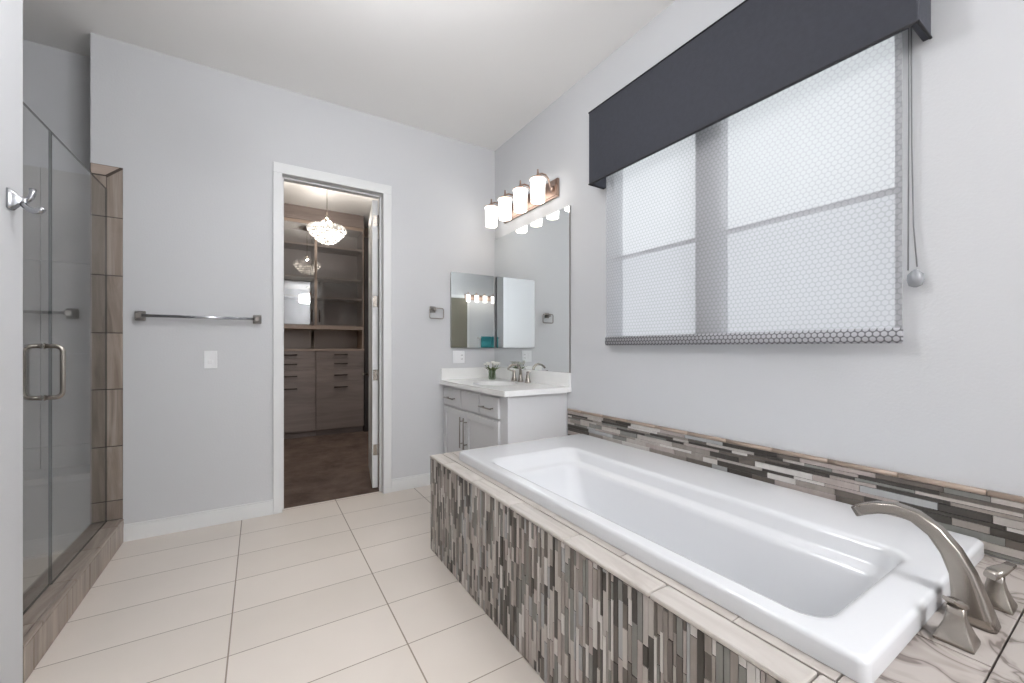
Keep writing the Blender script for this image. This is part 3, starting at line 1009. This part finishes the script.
ot = thing('outlet_plate', 'white double outlet and switch plate above the vanity countertop', 'outlet', (1.53, YB, 1.048))
b = BM(); box(b, 1.473, 1.589, YB - 0.006, YB - 0.0005, 1.049, 1.162, bev=0.003); obj('cover_plate', b, M['plate'], ot)
b = BM(); box(b, 1.485, 1.519, YB - 0.009, YB - 0.006, 1.072, 1.139, bev=0.002); obj('rocker', b, M['plate'], ot)
b = BM(); box(b, 1.543, 1.577, YB - 0.008, YB - 0.006, 1.072, 1.139, bev=0.001); rc = obj('receptacle', b, M['plate'], ot)
for z in (1.088, 1.122):
    for x in (1.552, 1.565):
        b = BM(); box(b, x, x + 0.003, YB - 0.0085, YB - 0.0078, z - 0.006, z + 0.006); obj('slot', b, M['slot'], rc)

hk = thing('robe_hook', 'polished double-prong robe hook on the wall end beside the shower', 'hook', (-0.708, 2.03, 1.64))
b = BM()
rg = []
for xx, sy, sz in ((0.0005, 0.021, 0.034), (0.006, 0.021, 0.034), (0.014, 0.016, 0.026), (0.026, 0.010, 0.014), (0.036, 0.008, 0.010), (0.044, 0.007, 0.008)):
    rg.append([Vector((-0.708 + xx, 2.035 + py, 1.683 + pz)) for py, pz in rrect(-sy, sy, -sz, sz, sy * 0.3, 3)])
loft(b, rg); obj('mount', b, M['chrome'], hk)
b = BM()
tube(b, [(-0.675, 2.035, 1.683), (-0.667, 2.036, 1.686), (-0.659, 2.037, 1.696), (-0.655, 2.038, 1.712), (-0.655, 2.039, 1.728)], [0.008, 0.0085, 0.0085, 0.009, 0.0095], 12)
obj('upper_prong', b, M['chrome'], hk)
b = BM()
tube(b, [(-0.680, 2.034, 1.678), (-0.672, 2.031, 1.666), (-0.662, 2.027, 1.656), (-0.648, 2.024, 1.650), (-0.634, 2.022, 1.652), (-0.622, 2.020, 1.662)], [0.008, 0.0085, 0.009, 0.0095, 0.010, 0.0085], 12)
obj('lower_prong', b, M['chrome'], hk)

# ------------------------------------------------------------------ shower: curb, jamb tile, glass
cb = thing('shower_curb', 'brown wood-look tiled curb at the shower opening', 'shower curb', (-0.78, 2.75, 0))
b = BM(); box(b, -0.853, -0.708, 2.131, YB - 0.001, 0, 0.137); obj('curb_core', b, M['grout'], cb)
b = BM()
js = [2.131, 2.20, 2.505, 2.784, 3.114, YB - 0.001]
for a, c in zip(js[:-1], js[1:]):
    box(b, -0.714, -0.704, a + 0.0022, c - 0.0022, 0.001, 0.126, bev=0.002)
    box(b, -0.856, -0.847, a + 0.0022, c - 0.0022, 0.001, 0.126, bev=0.002)
obj('riser_tile', b, M['wood_tile_v'], cb)
b = BM()
js = [2.131, 2.273, 2.606, 2.95, 3.25, YB - 0.001]
for a, c in zip(js[:-1], js[1:]):
    box(b, -0.856, -0.724, a + 0.0022, c - 0.0022, 0.134, 0.142, bev=0.001)
    box(b, -0.723, -0.704, a + 0.0022, c - 0.0022, 0.127, 0.142, bev=0.004)
obj('sill_tile', b, M['wood_tile_y'], cb)

jt = thing('jamb_tile', 'brown wood-look tile column framing the end of the shower opening', 'tile trim', (-0.78, YB, 0.14))
b = BM(); box(b, -0.852, -0.709, YB - 0.0065, YB - 0.0005, 0.143, 2.287); obj('grout_bed', b, M['grout'], jt)
zs = [0.144, 0.262, 0.591, 0.937, 1.278, 1.625, 1.978, 2.222]
b = BM()
for a, c in zip(zs[:-1], zs[1:]):
    lastrow = c > 2.2
    box(b, -0.852, -0.783, YB - 0.010, YB - 0.004, a + 0.003, c - 0.003)
    if not lastrow:
        box(b, -0.781, -0.709, YB - 0.010, YB - 0.004, a + 0.003, c - 0.003, bev=0.0015)
# mitred top row
def prism(b, pts, y0, y1):
    loft(b, [[Vector((x, y0, z)) for x, z in pts], [Vector((x, y1, z)) for x, z in pts]], smooth=False)
prism(b, [(-0.779, 1.981), (-0.709, 1.981), (-0.709, 2.276), (-0.779, 2.212)], YB - 0.010, YB - 0.004)
obj('column_tile', b, M['wood_tile_v'], jt)
b = BM()
prism(b, [(-0.847, 2.228), (-0.786, 2.228), (-0.724, 2.284), (-0.847, 2.284)], YB - 0.010, YB - 0.0045)
obj('mitred_cap_tile', b, streak('brown_wood_look_cap_tile', [(168, 150, 138), (188, 172, 160)], (2, 14, 14), 0.4), jt)

GX = -0.782
sg = thing('shower_glass_panel', 'fixed clear glass panel beside the tiled shower column', 'glass panel', (GX, 2.98, 0.142))
def pane(name, y0, y1, z0, z1, parent):
    b = BM(); box(b, GX - 0.005, GX + 0.005, y0, y1, z0, z1)
    for f in b.faces:
        if abs(f.normal.x) < 0.5:
            f.material_index = 1
    return obj(name, b, [M['glass'], M['glass_edge']], parent)
pane('glass', 2.598, YB - 0.0105, 0.1425, 2.143, sg)
sd = thing('shower_door', 'hinged clear glass shower door with a back-to-back nickel handle', 'shower door', (GX, 2.36, 0.15))
pane('glass', 2.136, 2.5935, 0.150, 2.143, sd)
b = BM(); box(b, GX - 0.004, GX + 0.004, 2.5938, 2.5977, 0.150, 2.143); obj('edge_seal', b, simple('grey_seal', (52, 56, 55), 0.3), sd)
for s, nm in ((1, 'outer'), (-1, 'inner')):
    b = BM()
    pts = [(GX + s * 0.006, 2.526, 1.195)] + [Vector((GX + s * 0.034, 2.526, 1.170)) + Vector((s * 0.025 * math.sin(a), 0, 0.025 * math.cos(a))) for a in [PI / 2 * k / 6 for k in range(7)]] \
        + [Vector((GX + s * 0.034, 2.526, 0.999)) + Vector((s * 0.025 * math.cos(a), 0, -0.025 * math.sin(a))) for a in [PI / 2 * k / 6 for k in range(7)]] + [(GX + s * 0.006, 2.526, 0.974)]
    tube(b, pts, 0.0095, 12)
    for z in (1.195, 0.974):
        lathe(b, (2.526, z), GX + (0.0052 if s > 0 else -0.0082), [(0.013, 0), (0.013, 0.003)], 16, axis='X')
    obj('pull_handle', b, M['nickel'], sd)
for z in (0.42, 1.85):
    b = BM(); box(b, GX - 0.012, GX + 0.012, 2.131, 2.19, z - 0.045, z + 0.045, bev=0.002); obj('hinge', b, M['nickel'], sd)

# ------------------------------------------------------------------ closet door, open into the closet
dr = bpy.data.objects.new('door_1', None); C.objects.link(dr)
HINGE = Vector((0.846, 3.512, 0.0))
dr.location = HINGE; dr['_o'] = (0, 0, 0); dr['kind'] = 'structure'; dr['label'] = 'white panelled closet door standing open into the closet'; dr['category'] = 'door'
dr.rotation_euler = (0, 0, math.radians(-10))     # leaf modelled along +Y from the hinge
b = BM()
DW, DT, DH = 0.70, 0.036, 2.43
box(b, -DT, 0, 0.0, DW, 0.012, DH)
for x0, x1 in ((-DT - 0.004, -DT), (0, 0.004)):
    for y0, y1, z0, z1 in ((0, 0.11, 0.012, DH), (DW - 0.11, DW, 0.012, DH), (0.11, DW - 0.11, 0.012, 0.25), (0.11, DW - 0.11, 0.95, 1.08), (0.11, DW - 0.11, DH - 0.13, DH)):
        box(b, x0, x1, y0, y1, z0, z1)
leaf = obj('door_leaf', b, M['trim'], dr)
b = BM()
for s, x in ((-1, -DT - 0.004), (1, 0.004)):
    lathe(b, (DW - 0.065, 0.93), x if s > 0 else x - 0.008, [(0.03, 0), (0.03, 0.008)], 20, axis='X')
    tube(b, [(x, DW - 0.065, 0.93), (x + s * 0.05, DW - 0.065, 0.93), (x + s * 0.056, DW - 0.075, 0.93), (x + s * 0.056, DW - 0.18, 0.935)], 0.009, 10)
obj('lever_handle', b, M['nickel'], dr)
for z in (0.33, 0.96, 1.58, 2.26):
    b = BM(); box(b, -0.034, -0.003, -0.0025, 0.0, z - 0.045, z + 0.045); tube(b, [(0.006, -0.006, z - 0.045), (0.006, -0.006, z + 0.045)], 0.006, 10)
    obj('hinge', b, M['nickel'], dr)

# ------------------------------------------------------------------ closet cabinets
CF = 6.0
def base_unit(x0, x1):
    r = thing('closet_base_cabinet', 'grey-brown closet base cabinet with three drawers above a tall front, directly beside the dark wardrobe', 'cabinet', ((x0 + x1) / 2, CF + 0.28, 0))
    b = BM(); box(b, x0, x1, CF + 0.02, 6.58, 0.08, 1.145); box(b, x0, x1, CF + 0.055, 6.58, 0, 0.08)
    obj('carcass', b, M['closet_wood'], r)
    for z0, z1 in ((0.737, 0.898), (0.902, 1.048), (1.052, 1.143)):
        b = BM(); box(b, x0 + 0.002, x1 - 0.002, CF, CF + 0.019, z0, z1, bev=0.0015)
        d = obj('drawer', b, M['closet_wood'], r)
        xm = (x0 + x1) / 2; zm = (z0 + z1) / 2
        b = BM(); bar_pull(b, (xm - 0.085, CF, zm), (xm + 0.085, CF, zm), (0, -0.03, 0), 0.008)
        obj('bar_pull', b, M['pull_dark'], d)
    b = BM(); box(b, x0 + 0.002, x1 - 0.002, CF, CF + 0.019, 0.085, 0.733, bev=0.0015)
    d = obj('tall_front', b, M['closet_wood'], r)
    b = BM(); bar_pull(b, (xm - 0.085, CF, 0.655), (xm + 0.085, CF, 0.655), (0, -0.03, 0), 0.008)
    obj('bar_pull', b, M['pull_dark'], d)
    r['group'] = 'closet base cabinets'
    return r
bu = base_unit(0.645, 1.26)
dup(bu, (-0.6175, 0, 0), 'grey-brown closet base cabinet with three drawers above a tall front, nearer the left door casing')
b = BM(); box(b, 0.025, 1.262, CF - 0.012, 6.58, 1.1455, 1.175, bev=0.002)
tag(obj('closet_countertop', b, M['closet_shelf']), 'taupe laminate counter running over the two closet base cabinets', 'countertop')


def upper_unit(x0, x1, side):
    r = thing('closet_display_cabinet', 'glass-fronted closet shelf cabinet', 'cabinet', ((x0 + x1) / 2, CF + 0.2, 1.175))
    b = BM(); t = 0.018
    zl, zr = (1.442, 1.1755) if side > 0 else (1.1755, 1.442)      # the niche over the counter runs through both units
    box(b, x0, x0 + t, CF + 0.02, 6.4, zl + 0.05 * (side > 0), 2.835); box(b, x1 - t, x1, CF + 0.02, 6.4, zr + 0.05 * (side < 0), 2.835)
    box(b, x0, x1, CF + 0.02, 6.4, 2.835, 2.885)
    obj('carcass', b, M['closet_shelf'], r)
    b = BM(); box(b, x0 + t, x1 - t, 6.385, 6.4, 1.176, 2.835); obj('back_panel', b, M['closet_back'], r)
    for z in (1.492, 1.885, 2.152, 2.580):
        th = 0.05 if z < 1.5 else 0.026
        e0, e1 = (x0 + t, x1 - t) if z > 1.5 else ((x0, x1 - t) if side > 0 else (x0 + t, x1))
        b = BM(); box(b, e0, e1, CF + 0.024, 6.384, z - th, z); obj('shelf', b, M['closet_shelf'], r)
    # glass door with thin frame above the open niche
    b = BM(); y0, y1 = CF, CF + 0.018
    box(b, x0 + 0.003, x0 + 0.012, y0, y1, 1.500, 2.835); box(b, x1 - 0.012, x1 - 0.003, y0, y1, 1.500, 2.835)
    d = obj('door_stile', b, M['closet_shelf'], r)
    b = BM(); box(b, x0 + 0.012, x1 - 0.012, CF + 0.006, CF + 0.012, 1.500, 2.835); obj('glass_pane', b, M['cab_glass'], d)
    xp = x1 - 0.045 if side < 0 else x0 + 0.045
    b = BM(); bar_pull(b, (xp, CF + 0.006, 1.535), (xp, CF + 0.006, 1.695), (0, -0.03, 0), 0.006)
    obj('bar_pull', b, M['pull_dark'], d)
    r['group'] = 'closet display cabinets'
    return r
ua = upper_unit(0.6445, 1.26, 1); ua['label'] = 'glass-fronted closet shelf cabinet beside the tall dark wardrobe'
ub = upper_unit(0.027, 0.6425, -1); ub['label'] = 'glass-fronted closet shelf cabinet that mirrors the crystal chandelier'
b = BM(); box(b, 0.027, 1.262, CF + 0.02, 6.4, 2.886, 3.062); box(b, 0.027, 1.262, CF - 0.005, CF + 0.02, 2.880, 2.918, bev=0.004)
tag(obj('cornice_panel', b, M['closet_wood']), 'brown filler panel between the closet shelf cabinets and the ceiling', 'panel')
wd = thing('wardrobe', 'tall dark espresso wardrobe at the right end of the closet cabinets', 'wardrobe', (1.85, 6.28, 0))
b = BM(); box(b, 1.266, 2.46, CF + 0.0, 6.58, 0.0, 2.76); obj('carcass', b, M['closet_dark'], wd, bevel=0.003)
for x0, x1 in ((1.27, 1.86), (1.865, 2.455)):
    b = BM(); box(b, x0, x1, CF - 0.02, CF, 0.08, 2.75, bev=0.002); d = obj('door', b, M['closet_dark'], wd)
    b = BM(); bar_pull(b, (x1 - 0.05 if x0 < 1.5 else x0 + 0.05, CF - 0.02, 1.0), (x1 - 0.05 if x0 < 1.5 else x0 + 0.05, CF - 0.02, 1.25), (0, -0.03, 0)); obj('bar_pull', b, M['nickel_dark'], d)

# ------------------------------------------------------------------ crystal chandelier in the closet
CHX, CHY = 0.637, 4.9
ch = thing('crystal_chandelier', 'lit crystal bowl chandelier hanging from the closet ceiling', 'chandelier', (CHX, CHY, 2.335))
b = BM(); lathe(b, (CHX, CHY), 3.02, [(0.012, 0), (0.06, 0.012), (0.062, 0.0435)], 24); obj('canopy', b, M['nickel'], ch)
b = BM(); tube(b, [(CHX, CHY, 3.03), (CHX, CHY, 2.625)], 0.004, 8); obj('chain_rod', b, M['nickel'], ch)
b = BM()
for k in range(6):
    a = 2 * PI * k / 6
    tube(b, [(CHX + 0.012 * math.cos(a), CHY + 0.012 * math.sin(a), 2.635), (CHX + 0.03 * math.cos(a), CHY + 0.03 * math.sin(a), 2.600),
             (CHX + 0.06 * math.cos(a), CHY + 0.06 * math.sin(a), 2.555), (CHX + 0.10 * math.cos(a), CHY + 0.10 * math.sin(a), 2.525), (CHX + 0.165 * math.cos(a), CHY + 0.165 * math.sin(a), 2.522)], 0.004, 6)
lathe(b, (CHX, CHY), 2.625, [(0.006, -0.01), (0.02, 0), (0.022, 0.012), (0.008, 0.025)], 16)
obj('arm_frame', b, M['nickel'], ch)
for rad, z, cnt, sz in ((0.180, 2.492, 40, 0.018), (0.192, 2.464, 42, 0.019), (0.172, 2.432, 38, 0.019), (0.148, 2.402, 34, 0.018), (0.124, 2.374, 30, 0.017), (0.098, 2.350, 26, 0.016), (0.070, 2.331, 20, 0.015), (0.035, 2.326, 12, 0.014)):
    b = BM()
    for k in range(cnt):
        a = 2 * PI * k / cnt
        c = Vector((CHX + rad * math.cos(a), CHY + rad * math.sin(a), z + 0.025 + random.uniform(-0.003, 0.003)))
        r0 = sz * random.uniform(0.85, 1.0)
        mt = Matrix.Translation(c) @ Matrix.Rotation(a, 4, 'Z') @ Matrix.Diagonal((0.6, 1.0, 1.05, 1))
        bmesh.ops.create_icosphere(b, subdivisions=1, radius=r0, matrix=mt)
    obj('crystal_tier', b, M['crystal'], ch)
pl = bpy.data.lights.new('chandelier_bulb', 'POINT'); pl.energy = CLOSET_LAMP; pl.shadow_soft_size = 0.014; pl.color = (1, 0.93, 0.85)
po = bpy.data.objects.new('chandelier_bulb', pl); C.objects.link(po); po.parent = ch; po.location = (0, 0, 0.225)

# ------------------------------------------------------------------ two added fill lamps out of view, and what only the mirrors show
gl = thing('ceiling_globe_light', 'opal globe lamp hanging on a stem from the middle of the bathroom ceiling', 'ceiling light', (0.28, 1.42, ZC - 0.62))
lx, ly = 0.28, 1.42
b = BM(); lathe(b, (lx, ly), ZC - 0.03, [(0.02, 0), (0.075, 0.008), (0.078, 0.0295)], 32); obj('canopy', b, M['nickel'], gl)
b = BM(); tube(b, [(lx, ly, ZC - 0.03), (lx, ly, ZC - 0.30)], 0.007, 10); obj('stem', b, M['nickel'], gl)
b = BM(); lathe(b, (lx, ly), ZC - 0.32, [(0.05, 0), (0.055, 0.01), (0.03, 0.03), (0.008, 0.034)], 24); obj('collar', b, M['nickel'], gl)
b = BM(); lathe(b, (lx, ly), ZC - 0.46, [(0.15 * math.sin(PI * k / 16), -0.15 * math.cos(PI * k / 16)) for k in range(1, 16)], 32); obj('opal_globe', b, M['dome'], gl)
dl = thing('ceiling_drum_light', 'wide opal drum lamp under the bathroom ceiling near the rear wall', 'ceiling light', (1.30, -1.9, ZC - 0.5))
lx, ly = 1.30, -1.9
b = BM(); lathe(b, (lx, ly), ZC - 0.03, [(0.02, 0), (0.09, 0.008), (0.095, 0.0295)], 32); obj('canopy', b, M['nickel'], dl)
b = BM(); tube(b, [(lx, ly, ZC - 0.03), (lx, ly, ZC - 0.25)], 0.01, 10); obj('stem', b, M['nickel'], dl)
b = BM(); lathe(b, (lx, ly), ZC - 0.5, [(0.02, 0), (0.26, 0.006), (0.275, 0.02), (0.275, 0.23), (0.26, 0.245), (0.02, 0.25)], 40); obj('opal_drum', b, M['dome_rear'], dl)
d2 = bpy.data.objects.new('door_2', None); C.objects.link(d2); d2.location = (-0.3, YREAR, 0); d2['_o'] = tuple(d2.location); d2['kind'] = 'structure'
d2['label'] = 'olive grey door in the wall behind the camera'; d2['category'] = 'door'
b = BM(); box(b, -0.64, 0.06, YREAR + 0.0005, YREAR + 0.03, 0.01, 2.43, bev=0.003); obj('door_leaf', b, M['rear_door'], d2)
b = BM()
box(b, -0.705, -0.645, YREAR + 0.0005, YREAR + 0.02, 0, 2.44); box(b, 0.065, 0.13, YREAR + 0.0005, YREAR + 0.02, 0, 2.44); box(b, -0.705, 0.13, YREAR + 0.0005, YREAR + 0.02, 2.44, 2.51)
obj('door_casing', b, M['trim'], d2)
tw = thing('towel_rail', 'towel rail on the rear wall seen in the cabinet mirror', 'towel bar', (-1.2, YREAR, 1.38))
b = BM(); tube(b, [(-1.55, YREAR + 0.068, 1.45), (-0.92, YREAR + 0.068, 1.45)], 0.009, 10); obj('rail', b, M['nickel'], tw)
for x in (-1.53, -0.94):
    b = BM(); tube(b, [(x, YREAR + 0.0005, 1.45), (x, YREAR + 0.068, 1.45)], 0.012, 10); obj('post', b, M['nickel'], tw)
sec = [(-0.014, 0.95), (-0.013, 1.39), (-0.007, 1.409), (0.0, 1.413), (0.007, 1.409), (0.013, 1.39), (0.016, 0.90), (0.028, 0.90), (0.025, 1.39), (0.018, 1.418), (0.0, 1.426), (-0.018, 1.418), (-0.025, 1.39), (-0.026, 0.95)]
for x0, x1, lb in ((-1.30, -1.02, 'teal bath towel folded over the rear rail, the one nearer the olive door'), (-1.50, -1.33, 'narrow teal hand towel folded over the rear rail, beyond the wide one')):
    b = BM()
    loft(b, [[Vector((x, YREAR + 0.068 + y, z + 0.058)) for y, z in sec] for x in (x0, (x0 + x1) / 2, x1)], smooth=False)
    tag(obj('bath_towel', b, M['towel']), lb, 'towel', 'teal towels on the rear rail')
r2 = dup(vl, (0, 0, 0), 'vanity light bar with four lit shades on the rear wall, seen in the cabinet mirror')
r2.rotation_euler = (0, 0, -PI / 2); r2.location = (-0.95, YREAR, 2.38)

for o in list(bpy.data.objects):
    if '_o' in o:
        del o['_o']
